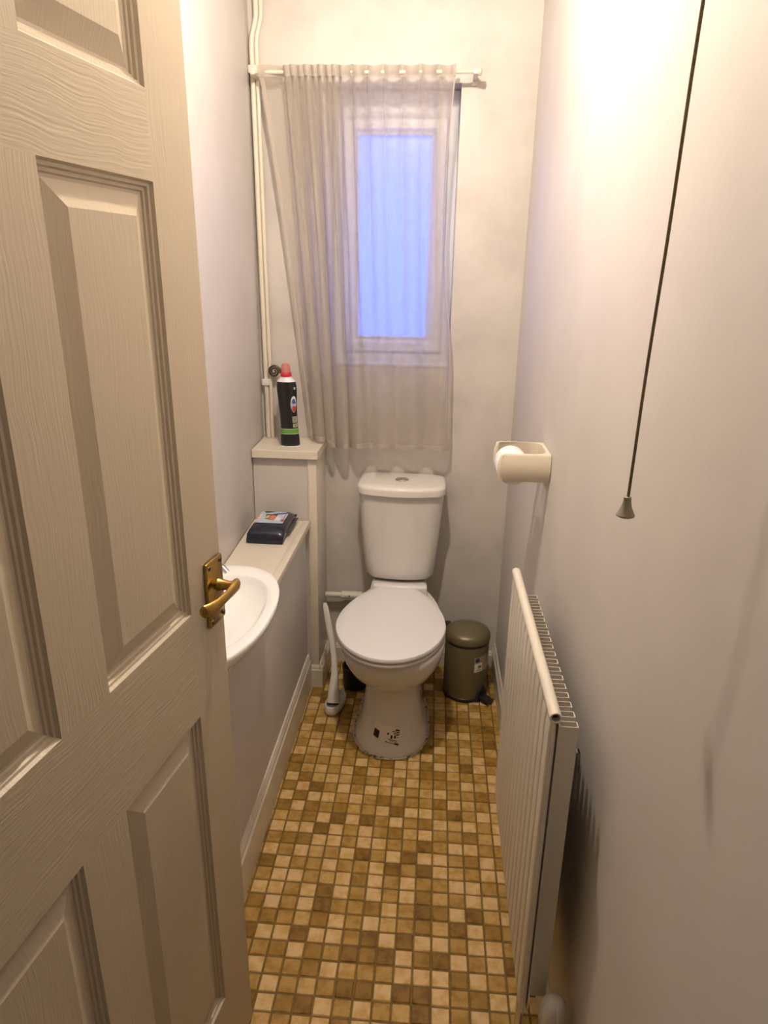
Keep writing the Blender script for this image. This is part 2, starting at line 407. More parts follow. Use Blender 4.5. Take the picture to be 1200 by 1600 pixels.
# ================================================================== BUILT-IN BOXING
t = thing('low_ledge', 'low boxed-in ledge along the left wall, under the dark wipes packet', 'ledge', (-0.52, 1.3, 0))
bm = bmesh.new(); loft(bm, [[(xl(0.95) + 0.003, 0.95, z), (XP, 0.95, z), (XP, 2.306, z), (xl(2.306) + 0.003, 2.306, z)] for z in (0.001, 0.655)])
obj('front_panel', bm, wall_paint, t, smooth=False)
bm = bmesh.new()
prof = lambda x0: [(x0, 0.6555), (-0.450, 0.6555), (-0.450, 0.6765), (x0, 0.6765)]
loft(bm, [[(x, y, z) for x, z in prof(xl(y) + 0.003)] for y in (0.93, 2.306)])
obj('ledge_board', bm, gloss_cream, t, smooth=False)
obj('edge_strip', nbox(-0.4495, -0.424, 0.93, 2.306, 0.6545, 0.6785, bev=0.0018), gloss_cream, t)
t = thing('tall_ledge', 'tall boxed-in corner with cream top board and corner post, under the bottle', 'ledge', (-0.52, 2.42, 0))
obj('front_panel', nbox(-0.6255, -0.431, 2.316, 2.514, 0.0, 0.905), wall_paint, t)
obj('corner_post', nbox(-0.431, -0.400, 2.310, 2.515, 0.0, 0.905, bev=0.002), gloss_cream, t)
bm = bmesh.new()
loft(bm, [[(xl(y) + 0.004 if y < 2.4 else xl(y) + 0.004, y, z), (-0.393, y, z)] for y, z in ((2.2955, 0.9055), (2.294, 0.907), (2.294, 0.9325), (2.2955, 0.934), (2.517, 0.934), (2.517, 0.9055))], False, False, closed=False)
bm.faces.new([v for v in bm.verts if v.co.x > -0.4]); bm.faces.new([v for v in bm.verts if v.co.x < -0.4])
bm.faces.ensure_lookup_table()
a = sorted(bm.verts, key=lambda v: v.index)
bm.verts.ensure_lookup_table()
bm.faces.new((bm.verts[0], bm.verts[1], bm.verts[11], bm.verts[10]))
obj('ledge_board', bm, gloss_cream, t, smooth=False)

# ================================================================== DOOR (hinged on the left, standing open)
DA = math.radians(8.52); DW, DH, DT = 0.712, 1.985, 0.035
door = bpy.data.objects.new('door_1', None); COL.objects.link(door); door['kind'] = 'structure'; door['label'] = 'cream six-panel moulded door with brass lever, standing open on the left'
# local: +X from the free edge toward the hinge, -Y the visible face, Z up ; tiny sag in its plane
ex = Vector((-math.sin(DA), -math.cos(DA), 0)); ny = Vector((-math.cos(DA), math.sin(DA), 0))
Md = Matrix.Identity(4)
for i in range(3): Md[i][0], Md[i][1], Md[i][2] = ex[i], ny[i], (0, 0, 1)[i]
sag = Matrix.Rotation(math.radians(1.05), 4, 'Y')
door.matrix_world = Matrix.Translation((-0.333, 1.033, 0.006)) @ Md @ sag
def dobj(name, bm, materials, parent=door, **k):
    me = finish(bm, name, **k); o = bpy.data.objects.new(name, me); COL.objects.link(o); o.parent = parent
    for M in (materials if isinstance(materials, list) else [materials]): me.materials.append(M)
    return o
PX = [(0.103, 0.312), (0.402, 0.611)]; PZ = [(0.195, 0.825), (1.005, 1.597), (1.697, 1.885)]
# leaf front: stiles (upright grain) and rails (level grain)
bm = bmesh.new()
def quad(x0, x1, z0, z1, mi, y=0.0):
    f = bm.faces.new([bm.verts.new(p) for p in ((x0, y, z0), (x1, y, z0), (x1, y, z1), (x0, y, z1))]); f.material_index = mi
rails = [(0, PZ[0][0]), (PZ[0][1], PZ[1][0]), (PZ[1][1], PZ[2][0]), (PZ[2][1], DH)]
quad(0, PX[0][0], 0, DH, 0); quad(PX[1][1], DW, 0, DH, 0)
for z0, z1 in rails: quad(PX[0][0], PX[1][1], z0, z1, 1)
for z0, z1 in PZ: quad(PX[0][1], PX[1][0], z0, z1, 0)
# back and edges
vv = [bm.verts.new(p) for p in ((0, 0, 0), (DW, 0, 0), (DW, 0, DH), (0, 0, DH), (0, DT, 0), (DW, DT, 0), (DW, DT, DH), (0, DT, DH))]
for f in ((4, 5, 6, 7), (0, 1, 5, 4), (1, 2, 6, 5), (2, 3, 7, 6), (3, 0, 4, 7)): bm.faces.new([vv[i] for i in f])
me = bpy.data.meshes.new('leaf'); bm.to_mesh(me); bm.free()
leaf = bpy.data.objects.new('leaf', me); COL.objects.link(leaf); leaf.parent = door; me.materials.append(grain_v); me.materials.append(grain_h)
steps = [(0, 0), (0.0025, 0.0045), (0.006, 0.0052), (0.0075, 0.0085), (0.011, 0.0092), (0.0125, 0.0115), (0.016, 0.012), (0.040, 0.0028), (0.0415, 0.0022)]
for (x0, x1) in PX:
    for (z0, z1) in PZ:
        bm = bmesh.new()
        loft(bm, [[(x0 + d, y, z0 + d), (x1 - d, y, z0 + d), (x1 - d, y, z1 - d), (x0 + d, y, z1 - d)] for d, y in steps], False, True)
        # recess the leaf face is open here; panel closes it
        dobj('panel', bm, grain_v, angle=8)
# brass lever on its back plate
bm = bmesh.new(); box(bm, 0.006, 0.060, -0.007, 0.0, 0.957, 1.068, bev=0.003)
bmesh.ops.translate(bm, verts=bm.verts, vec=(-0.002, 0, 0))
plate = dobj('handle_plate', bm, brass); plate['label'] = 'aged brass lever handle on a rectangular plate'
def screw(x, z):
    b2 = bmesh.new(); lathe(b2, [(0.0001, 0), (0.004, 0), (0.0036, 0.0012), (0.0001, 0.0014)], 0, 0, 12)
    bmesh.ops.rotate(b2, verts=b2.verts, cent=(0, 0, 0), matrix=Matrix.Rotation(PI / 2, 3, 'X')); bmesh.ops.translate(b2, verts=b2.verts, vec=(x, -0.007, z))
    return dobj('screw', b2, bronze, plate)
for x in (0.012, 0.050):
    for z in (0.966, 1.059): screw(x, z)
bm = bmesh.new()
tube(bm, [(0.022, -0.006, 1.020), (0.022, -0.012, 1.020), (0.022, -0.024, 1.020), (0.022, -0.033, 1.020)], [0.0115, 0.0095, 0.0075, 0.0085], 16)
dobj('spindle_neck', bm, brass, plate)
bm = bmesh.new()
def oval(c, a, b):  # section in the Y-Z plane
    return [(c[0], c[1] + a * math.cos(2 * PI * k / 16), c[2] + b * math.sin(2 * PI * k / 16)) for k in range(16)]
loft(bm, [oval((0.010, -0.033, 1.021), 0.002, 0.004), oval((0.012, -0.034, 1.021), 0.006, 0.0085), oval((0.020, -0.035, 1.021), 0.0075, 0.0105), oval((0.034, -0.036, 1.020), 0.006, 0.0095),
          oval((0.060, -0.037, 1.020), 0.0048, 0.0085), oval((0.085, -0.036, 1.019), 0.0048, 0.0095), oval((0.104, -0.031, 1.018), 0.005, 0.0105), oval((0.112, -0.026, 1.018), 0.005, 0.010), oval((0.1145, -0.022, 1.018), 0.002, 0.006)])
dobj('lever', bm, brass, plate)
bm = bmesh.new(); box(bm, -0.0012, 0.0, 0.006, 0.028, 0.90, 1.10, bev=0.0005); dobj('latch_plate', bm, brass)

# ================================================================== TOILET
TX = -0.104
toilet = thing('toilet', 'white close-coupled toilet with its lid closed, against the back wall', 'toilet', (TX, 2.1, 0))
pan_keys = [  # z, front y, back y, half width
 (0.000, 1.898, 2.36, 0.127), (0.015, 1.900, 2.36, 0.125), (0.030, 1.906, 2.36, 0.119), (0.060, 1.916, 2.36, 0.109), (0.120, 1.932, 2.36, 0.0985), (0.180, 1.940, 2.36, 0.092),
 (0.222, 1.943, 2.37, 0.0905), (0.228, 1.940, 2.37, 0.092), (0.234, 1.930, 2.37, 0.098), (0.255, 1.900, 2.37, 0.118), (0.290, 1.860, 2.38, 0.143), (0.330, 1.832, 2.40, 0.161), (0.365, 1.818, 2.42, 0.170), (0.393, 1.814, 2.43, 0.173), (0.398, 1.818, 2.43, 0.170)]
def pan_pt(z, a, off=0.0):
    yf, yb, hw = interp(pan_keys, z)
    yc = yf + max(hw * 1.25, 0.16); yc = min(yc, 2.08)
    cx, cy = math.sin(a), -math.cos(a)      # a=0 is the front
    hx = hw + off
    if cy <= 0: return Vector((TX + hx * sgnpow(cx, 0.9), yc + (yc - yf + off) * sgnpow(cy, 0.95), z))
    nar = 1.0 - 0.28 * cy if z > 0.24 else 1.0 - 0.15 * cy
    return Vector((TX + hx * sgnpow(cx, 0.6) * nar, yc + (yb - yc) * sgnpow(cy, 0.6), z))
N = 48
bm = bmesh.new(); loft(bm, [[pan_pt(k[0], 2 * PI * i / N) for i in range(N)] for k in pan_keys])
pan = obj('pan', bm, ceramic, toilet, angle=50)
# deck under the cistern
obj('rear_deck', nbox(TX - 0.105, TX + 0.105, 2.30, 2.49, 0.345, 0.430, bev=0.018, seg=3), ceramic, toilet)
bm = bmesh.new()
rg = random.Random(5)
tube(bm, [pan_pt(0.004, 2 * PI * i / 90, 0.0025 + rg.uniform(-0.001, 0.0018)) for i in range(-30, 31)], [0.0035 + rg.uniform(-0.001, 0.0018) for _ in range(61)], 8)
obj('sealant_bead', bm, sealant, toilet)
# seat + lid outline
def seat_outline(y_off=0.0, grow=0.0, n=64, zf=0.0, z=0.0):
    pts = []
    yc = 2.035; hw = 0.181 + grow; bf = 0.243 + grow; yb = 2.315 + grow * .5
    for i in range(n):
        a = 2 * PI * i / n; s_, c_ = math.sin(a), -math.cos(a)
        if c_ <= 0: x, y = hw * s_, yc + bf * c_
        else:
            q = c_ ** 1.0
            y = yc + (yb - yc) * (c_ ** 0.75); w = hw * (1 - 0.46 * ((y - yc) / (yb - yc)) ** 1.7)
            x = w * sgnpow(s_, 0.32)
        pts.append((TX - 0.008 + x, y + y_off, z))
    return pts
def slab(outline_fn, z0, z1, r, dome=0.0):
    bm = bmesh.new(); rings = []
    for g, z in ((-r, z0), (-r * .3, z0 + r * .3), (0, z0 + r), (0, z1 - r), (-r * .3, z1 - r * .3), (-r, z1)):
        rings.append(outline_fn(grow=g, z=z))
    if dome:
        for g, dz in ((-0.03, 0.5), (-0.07, 0.85), (-0.12, 1.0)): rings.append(outline_fn(grow=g, z=z1 + dome * dz))
    return loft(bm, rings)
seat = obj('seat_ring', slab(lambda grow, z: seat_outline(grow=grow - 0.003, z=z), 0.4005, 0.4135, 0.005), seat_plastic, toilet, angle=40)
lid = obj('seat_lid', slab(lambda grow, z: seat_outline(grow=grow, z=z), 0.4155, 0.434, 0.007, dome=0.004), seat_plastic, toilet, angle=40)
obj('seat_hinge', nbox(TX - 0.094, TX + 0.106, 2.300, 2.334, 0.402, 0.4405, bev=0.006, seg=3), seat_plastic, toilet)
# cistern
def cis_ring(z, hw, yf, yb, bow, r=0.03, n=9, grow=0.0):
    hw += grow; yf -= grow
    pts = []
    m_ = 14
    for i in range(m_ + 1):   # bowed front with rounded corners
        u = -1 + 2 * i / m_
        pts.append((TX + hw * u, yf + bow * abs(u) ** 2.2 + 0.020 * max(0, (abs(u) - 0.82) / 0.18) ** 2, z))
    for a in range(0, 5):
        q = a / 4 * PI / 2
        pts.append((TX + hw - 0.02 * (1 - math.cos(q)), yb - 0.02 + 0.02 * math.sin(q), z))
    for a in range(4, -1, -1):
        q = a / 4 * PI / 2
        pts.append((TX - hw + 0.02 * (1 - math.cos(q)), yb - 0.02 + 0.02 * math.sin(q), z))
    return pts
bm = bmesh.new()
prof = [(0.440, 0.106, 2.362, 2.50, 0.020), (0.446, 0.118, 2.351, 2.502, 0.022), (0.458, 0.1245, 2.345, 2.503, 0.024)]
for i in range(1, 9):
    u = i / 8; prof.append((0.458 + 0.315 * u, 0.1245 + 0.0285 * (u ** 0.8), 2.345 - 0.026 * u, 2.505, 0.024 + 0.006 * u))
loft(bm, [cis_ring(*p) for p in prof])
obj('cistern', bm, ceramic, toilet, angle=40)
bm = bmesh.new()
lp = [(0.7760, -0.004), (0.7785, 0.0), (0.797, 0.0), (0.803, -0.0015), (0.8075, -0.006), (0.8105, -0.016), (0.812, -0.045)]
loft(bm, [cis_ring(z, 0.158, 2.303, 2.508, 0.034, grow=g) for z, g in lp])
clid = obj('cistern_lid', bm, ceramic, toilet, angle=40)
bm = bmesh.new(); lathe(bm, [(0.0245, 0.811), (0.0245, 0.8145), (0.0225, 0.8165), (0.0205, 0.8160)], TX - 0.001, 2.412, 32, False, False); sub('button_ring', bm, chrome, clid, toilet.location)
for sgn in (-1, 1):
    bm = bmesh.new(); pr = []
    for z, r in ((0.812, 0.0195), (0.8158, 0.0195), (0.8165, 0.0180)):
        pr.append([(TX - 0.001 + sgn * (0.0012 + (r if k == 0 else r) * math.cos(-PI / 2 + PI * k / 12)), 2.412 + r * math.sin(-PI / 2 + PI * k / 12), z) for k in range(13)])
    loft(bm, pr); sub('flush_button', bm, chrome, clid, toilet.location)
# sticker on the pedestal
def patch(fn, u0, u1, v0, v1, nu=8, nv=4):
    bm = bmesh.new(); g = [[bm.verts.new(fn(u0 + (u1 - u0) * i / nu, v0 + (v1 - v0) * j / nv)) for i in range(nu + 1)] for j in range(nv + 1)]
    for j in range(nv):
        for i in range(nu): bm.faces.new((g[j][i], g[j][i + 1], g[j + 1][i + 1], g[j + 1][i]))
    return bm
def stick(off):  # u across 0..1 (left to right in view), v up 0..1 ; tilted down to the right
    def f(u, v):
        z = 0.093 - 0.022 * u + 0.052 * (v - 0.5) ; a = -0.46 + 0.76 * u + 0.06 * (v - .5)
        return pan_pt(z, a, off)
    return f
st = obj('sticker', patch(stick(0.0009), 0, 1, 0, 1, 14, 6), sticker_paper, toilet)
sub('printed_square', patch(stick(0.0014), 0.03, 0.26, 0.02, 0.52), p_black, st, toilet.location)
def bars(fn, rects):
    bm = bmesh.new()
    for (u0, u1, v0, v1) in rects:
        b2 = patch(fn, u0, u1, v0, v1, 4, 1); me = bpy.data.meshes.new('tmp'); b2.to_mesh(me); b2.free(); bm.from_mesh(me); bpy.data.meshes.remove(me)
    return bm
sub('printed_text', bars(stick(0.0014), [(.80, .97, .84, .93), (.68, .97, .74, .79), (.74, .97, .64, .69), (.78, .95, .56, .60), (.55, .60, .50, .62), (.66, .72, .30, .52), (.78, .84, .36, .54), (.87, .95, .44, .47), (.60, .90, .22, .26), (.64, .92, .15, .18), (.52, .95, .03, .07), (.82, .97, .00, .10)]), p_black, st, toilet.location)

# overflow pipe behind the pan
pw = thing('waste_pipe', 'white plastic pipe running low along the back wall left of the toilet', 'pipe', (-0.33, 2.47, 0.31))
bm = bmesh.new(); tube(bm, [(-0.399, 2.478, 0.312), (-0.30, 2.478, 0.313), (-0.228, 2.478, 0.314)], 0.011, 16); obj('pipe', bm, white_plastic, pw)
bm = bmesh.new(); tube(bm, [(-0.337, 2.478, 0.313), (-0.334, 2.478, 0.313), (-0.255, 2.478, 0.314), (-0.252, 2.478, 0.314)], [0.013, 0.0155, 0.0155, 0.013], 16); obj('coupling', bm, white_plastic, pw)
bm = bmesh.new(); lathe(bm, [(0.0001, 0), (0.0032, 0), (0.0001, 0.001)], 0, 0, 12); bmesh.ops.rotate(bm, verts=bm.verts, cent=(0, 0, 0), matrix=Matrix.Rotation(PI / 2, 3, 'X')); bmesh.ops.translate(bm, verts=bm.verts, vec=(-0.302, 2.4625, 0.315)); obj('screw', bm, bronze, pw)

# ================================================================== TOILET BRUSH and BLACK POT
tb = thing('toilet_brush', 'slim white plastic toilet brush standing in a low tray left of the pan', 'toilet brush', (-0.325, 2.17, 0))
bm = bmesh.new()
def tray_ring(z, a, b, e=0.8):
    c, s = math.cos(math.radians(-12)), math.sin(math.radians(-12)); out = []
    for k in range(28):
        q = 2 * PI * k / 28; x, y = a * sgnpow(math.cos(q), e), b * sgnpow(math.sin(q), e)
        out.append((-0.318 + x * c - y * s, 2.178 + x * s + y * c, z))
    return out
loft(bm, [tray_ring(0.001, .028, .062), tray_ring(0.008, .032, .067), tray_ring(0.026, .033, .068), tray_ring(0.034, .030, .064), tray_ring(0.034, .026, .060), tray_ring(0.020, .024, .056)])
obj('tray', bm, white_plastic, tb, angle=40)
hp = [((-0.322, 2.150, 0.036), 0.0225, 0.010), ((-0.322, 2.157, 0.060), 0.0215, 0.010), ((-0.323, 2.175, 0.092), 0.0180, 0.010), ((-0.325, 2.205, 0.125), 0.0125, 0.0105), ((-0.331, 2.235, 0.175), 0.0115, 0.011), ((-0.345, 2.265, 0.235), 0.0125, 0.010), ((-0.362, 2.290, 0.300), 0.0125, 0.009), ((-0.372, 2.303, 0.345), 0.0105, 0.008), ((-0.375, 2.308, 0.357), 0.006, 0.005)]
bm = bmesh.new()
def hring(c, a, b): return [(c[0] + a * sgnpow(math.cos(2 * PI * k / 20), .8), c[1] + b * sgnpow(math.sin(2 * PI * k / 20), .8), c[2] - 0.3 * b * math.sin(2 * PI * k / 20)) for k in range(20)]
loft(bm, [hring(*p) for p in hp]); h = obj('handle', bm, white_plastic, tb, angle=50)
bm = bmesh.new(); bmesh.ops.create_uvsphere(bm, u_segments=12, v_segments=8, radius=0.0035); bmesh.ops.scale(bm, verts=bm.verts, vec=(0.9, 0.5, 1.3)); bmesh.ops.translate(bm, verts=bm.verts, vec=(-0.3715, 2.2955, 0.342)); sub('hanging_hole', bm, dark, h, tb.location)
bm = bmesh.new(); box(bm, -0.342, -0.302, 2.139, 2.146, 0.0335, 0.037, bev=0.001); sub('handle_slot', bm, dark, h, tb.location)
bm = bmesh.new(); bmesh.ops.create_uvsphere(bm, u_segments=10, v_segments=6, radius=0.0022); bmesh.ops.translate(bm, verts=bm.verts, vec=(-0.322, 2.1555, 0.063)); sub('screw', bm, bronze, h, tb.location)
bp_ = thing('black_pot', 'small black round pot in shadow behind the toilet pan', 'pot', (-0.245, 2.33, 0))
bm = bmesh.new(); lathe(bm, [(0.040, 0.0), (0.046, 0.004), (0.048, 0.08), (0.051, 0.085), (0.051, 0.092), (0.046, 0.092), (0.044, 0.02)], -0.262, 2.325, 32); obj('cup', bm, black_plastic, bp_)

# ================================================================== PEDAL BIN
BX, BY = 0.160, 2.330
b_ = thing('pedal_bin', 'small olive pedal bin with a domed lid, right of the toilet', 'bin', (BX, BY, 0))
bm = bmesh.new(); lathe(bm, [(0.080, 0.0015), (0.083, 0.004), (0.083, 0.014), (0.081, 0.016)], BX, BY, 48); obj('base_ring', bm, black_plastic, b_)
bm = bmesh.new(); lathe(bm, [(0.081, 0.014), (0.0815, 0.018), (0.0825, 0.222), (0.0815, 0.226), (0.079, 0.226)], BX, BY, 48); obj('body', bm, bin_olive, b_)
bm = bmesh.new(); lathe(bm, [(0.080, 0.224), (0.0815, 0.226), (0.0815, 0.236), (0.080, 0.238)], BX, BY, 48); obj('rim_band', bm, black_plastic, b_)
bm = bmesh.new(); lathe(bm, [(0.082, 0.236), (0.0855, 0.238), (0.086, 0.245), (0.0845, 0.256), (0.079, 0.2655), (0.068, 0.272), (0.045, 0.2765), (0.02, 0.278), (0.0001, 0.2782)], BX, BY, 48, True, False); obj('lid', bm, bin_olive, b_)
bm = bmesh.new(); box(bm, BX - 0.095, BX - 0.060, BY + 0.03, BY + 0.075, 0.205, 0.262, bev=0.006); obj('lid_hinge', bm, black_plastic, b_)
pa = math.radians(-42); pd = Vector((math.cos(pa), math.sin(pa), 0)); pn = Vector((-pd.y, pd.x, 0))
bm = bmesh.new()
for (d, w, z0, z1) in ((0.066, 0.020, 0.004, 0.060),):
    loft(bm, [[Vector((BX, BY, z)) + pd * dd + pn * ww for dd, ww in ((0.060, -0.026 * k), (0.0865, -0.022 * k), (0.0865, 0.022 * k), (0.060, 0.026 * k))] for z, k in ((0.004, 1.25), (0.030, 1.1), (0.052, 0.7), (0.062, 0.2))])
obj('pedal_housing', bm, black_plastic, b_, smooth=False)
bm = bmesh.new()
loft(bm, [[Vector((BX, BY, z)) + pd * dd + pn * ww for ww, z in ((-0.018, z0), (0.018, z0), (0.018, z0 + 0.008), (-0.018, z0 + 0.008))] for dd, z0 in ((0.080, 0.016), (0.100, 0.013), (0.120, 0.009), (0.127, 0.008))])
obj('pedal', bm, black_plastic, b_, smooth=False)
def bsk(off):
    def f(u, v):
        a = math.radians(-72 + 58 * u); z = 0.128 + 0.062 * v + 0.004 * u
        return Vector((BX + (0.0823 + off) * math.cos(a), BY + (0.0823 + off) * math.sin(a), z))
    return f
st = obj('sticker', patch(bsk(0.0006), 0, 1, 0, 1, 16, 3), mat('bin_sticker', (0.42, 0.33, 0.20), 0.45), b_)
def disc_patch(fn, cu, cv, ru, rv, n=20):
    bm = bmesh.new(); vs_ = [bm.verts.new(fn(cu + ru * math.cos(2 * PI * k / n), cv + rv * math.sin(2 * PI * k / n))) for k in range(n)]
    bm.faces.new(vs_); return bm
sub('printed_dot', disc_patch(bsk(0.0012), 0.15, 0.80, 0.11, 0.15), p_blue, st, b_.location)
sub('printed_square', patch(bsk(0.0011), 0.02, 0.42, 0.02, 0.60), sticker_paper, st, b_.location)
sub('printed_text', bars(bsk(0.0016), [(.20, .24, .26, .46), (.27, .30, .26, .46), (.33, .36, .26, .46), (.20, .36, .33, .38), (.10, .36, .12, .15)]), p_black, st, b_.location)

# ================================================================== BASIN
BC = (-0.500, 1.410)
ba = thing('wash_basin', 'white ceramic wash basin on the left, partly behind the open door', 'basin', (BC[0], BC[1], 0.68))
def bas_ring(z, a, bfront, bback, n=56, e=2.3, eb=5.0):
    pts = []
    for k in range(n):
        q = 2 * PI * k / n; c, s = math.cos(q), math.sin(q)
        ee = e if c >= 0 else eb
        pts.append((BC[0] + (bfront if c >= 0 else bback) * sgnpow(c, 2 / ee), BC[1] + a * sgnpow(s, 2 / e), z))
    return pts
RZ = 0.765
bm = bmesh.new()
# outer back limit keeps clear of the wall
loft(bm, [bas_ring(0.690, .140, .055, .06), bas_ring(0.692, .165, .075, .075), bas_ring(0.702, .205, .105, .085), bas_ring(0.722, .243, .132, .090), bas_ring(0.742, .262, .145, .092),
          bas_ring(0.753, .268, .1495, .092), bas_ring(0.761, .2685, .150, .092), bas_ring(0.7645, .266, .148, .090), bas_ring(RZ, .261, .144, .088),
          bas_ring(RZ, .214, .128, .050), bas_ring(0.763, .209, .1245, .047), bas_ring(0.755, .205, .121, .044), bas_ring(0.735, .190, .108, .038), bas_ring(0.715, .160, .085, .030), bas_ring(0.703, .10, .05, .02), bas_ring(0.701, .03, .02, .012)])
obj('bowl', bm, basin_ceramic, ba, angle=60)
tp = obj('tap', (lambda b: (lathe(b, [(0.020, 0.765), (0.020, 0.769), (0.013, 0.774), (0.011, 0.800), (0.012, 0.806), (0.009, 0.815), (0.0001, 0.816)], -0.558, 1.583, 20), b)[1])(bmesh.new()), chrome, ba)
bm = bmesh.new(); tube(bm, [(-0.558, 1.583, 0.802), (-0.535, 1.575, 0.806), (-0.510, 1.565, 0.803), (-0.500, 1.561, 0.793)], [0.009, 0.008, 0.0075, 0.0075], 14); sub('spout', bm, chrome, tp, ba.location)
bm = bmesh.new(); lathe(bm, [(0.006, 0.814), (0.006, 0.826), (0.017, 0.829), (0.018, 0.836), (0.012, 0.843), (0.0001, 0.844)], -0.558, 1.583, 20); sub('tap_head', bm, chrome, tp, ba.location)

# ================================================================== CURTAIN ROD, CURTAIN, HOLDBACK
YR = 2.442; ZR = 2.108
cr = thing('curtain_rod', 'thin cream curtain rod across the top of the window', 'curtain rod', (-0.25, YR, ZR))
bm = bmesh.new(); tube(bm, [(-0.612, YR, ZR), (-0.2, YR, ZR - 0.001), (0.094, YR, ZR)], 0.0058, 12); obj('rod', bm, gloss_cream, cr)
for x in (-0.606, 0.088):
    bm = bmesh.new(); box(bm, x - 0.007, x + 0.007, YR - 0.008, YB - 0.001, ZR - 0.008, ZR + 0.008, bev=0.002); box(bm, x - 0.009, x + 0.009, YB - 0.007, YB - 0.0005, ZR - 0.022, ZR + 0.022, bev=0.002)
    obj('end_bracket', bm, gloss_cream, cr)
for x in (0.096,):
    bm = bmesh.new(); tube(bm, [(x - 0.004, YR, ZR), (x, YR, ZR), (x + 0.008, YR, ZR), (x + 0.011, YR, ZR)], [0.006, 0.011, 0.011, 0.006], 14); obj('finial', bm, gloss_cream, cr)
def lerpk(keys, u):
    for (a, p), (b, q) in zip(keys, keys[1:]):
        if u <= b: return p + (q - p) * (u - a) / (b - a)
    return keys[-1][1]
XT = [(0, -0.592), (0.10, -0.505), (0.47, -0.325), (0.62, -0.225), (0.80, -0.095), (1.0, 0.027)]
XB = [(0, -0.436), (0.10, -0.415), (0.30, -0.350), (0.47, -0.270), (0.62, -0.170), (0.80, -0.060), (1.0, 0.062)]
PH = [(0, 0), (0.10, 0.35), (0.47, 8.6), (0.62, 10.8), (0.80, 13.0), (1.0, 15.2)]     # fold phase (turns)
PHB = [(0, 0), (0.10, 0.4), (0.47, 3.6), (0.62, 4.7), (0.80, 5.8), (1.0, 7.0)]
NU, NV = 520, 90
ZTOP = ZR + 0.017; 
def curt(u, v):
    """v: 0 top edge .. 1 hem"""
    xt, xb = lerpk(XT, u), lerpk(XB, u)
    sh = v ** 0.85 if u < 0.5 else v
    x = xt + (xb - xt) * sh
    if u > 0.86: x -= 0.030 * ((u - 0.86) / 0.14) ** 1.5 * math.sin(PI * min(1, v / 0.72)) ** 1.3   # edge bows inward
    top = max(0.0, 1 - v / 0.10)
    a1, a2 = 2 * PI * lerpk(PH, u), 2 * PI * lerpk(PHB, u)
    w1 = max(0.0, 1 - v * 1.25) ** 0.9; w2 = min(1, v * 1.3)
    left = min(1, max(0, (0.52 - u) / 0.10)); edge = min(1, u / 0.08) * min(1, (1 - u) / 0.03)
    amp1 = (0.010 + 0.010 * left) * edge; amp2 = (0.011 + 0.020 * left) * edge
    y = YR + amp1 * w1 * math.sin(a1) + amp2 * w2 * math.sin(a2 + 0.6) + 0.004 * math.sin(a1 * 0.5 + 3 * v)
    x += (0.006 + 0.007 * left) * edge * w1 * math.cos(a1) * (1 - top * .4) + (0.004 + 0.010 * left) * edge * w2 * math.cos(a2 + 0.6 + .8)
    # clear the rod: the pocket bulges round it
    z = ZTOP - (ZTOP - 0.918) * v - (0.0025 * math.sin(a2) * v) + 0.004 * math.sin(a1) * top
    k_ = min(1, max(0, (-0.355 - x) / 0.03)); z += 0.024 * k_ * v * v
    return x, y, z
cu = thing('curtain', 'sheer off-white voile curtain gathered to the left over the window', 'curtain', (-0.25, YR, 0.92))
def cloth(v0, v1, nv, off, name, M, u0=0.0, u1=1.0, nu=NU):
    bm = bmesh.new(); rows_ = []
    for j in range(nv + 1):
        v = v0 + (v1 - v0) * j / nv
        r_ = []
        for i in range(nu + 1):
            x, y, z = curt(u0 + (u1 - u0) * i / nu, v); r_.append(bm.verts.new((x, y + off, z)))
        rows_.append(r_)
    for a, b in zip(rows_, rows_[1:]):
        for i in range(nu): bm.faces.new((a[i], a[i + 1], b[i + 1], b[i]))
    return obj(name, bm, M, cu, angle=180)
cloth(0.0, 1.0, NV, 0.0, 'voile', curtain_mat)
cloth(0.984, 1.0, 2, -0.0012, 'hem', hem_mat)
cloth(0.0, 0.026, 4, -0.0095, 'rod_pocket', hem_mat)
cloth(0.02, 1.0, NV, -0.0010, 'side_hem', hem_mat, 0.988, 1.0, 4)
cloth(0.02, 1.0, NV, -0.0010, 'side_hem', hem_mat, 0.0, 0.014, 4)

hb = thing('curtain_holdback', 'dark bronze scroll curtain holdback on the wall beside the bottle', 'holdback', (-0.575, 2.50, 1.18))
bm = bmesh.new(); pts = []
for i in range(60):
    q = i / 59; a = -0.3 + q * 4.6 * PI; r_ = 0.0225 * (1 - q * 0.86)
    pts.append((-0.577 + r_ * math.cos(a), 2.478, 1.181 + r_ * math.sin(a)))
tube(bm, pts, [0.0042 - 0.0012 * i / 59 for i in range(60)], 8); obj('scroll', bm, bronze, hb)
bm = bmesh.new(); tube(bm, [(-0.577 + 0.0215, 2.478, 1.176), (-0.546, 2.480, 1.180), (-0.536, 2.49, 1.180), (-0.534, 2.519, 1.180)], 0.0045, 8); obj('arm', bm, bronze, hb)

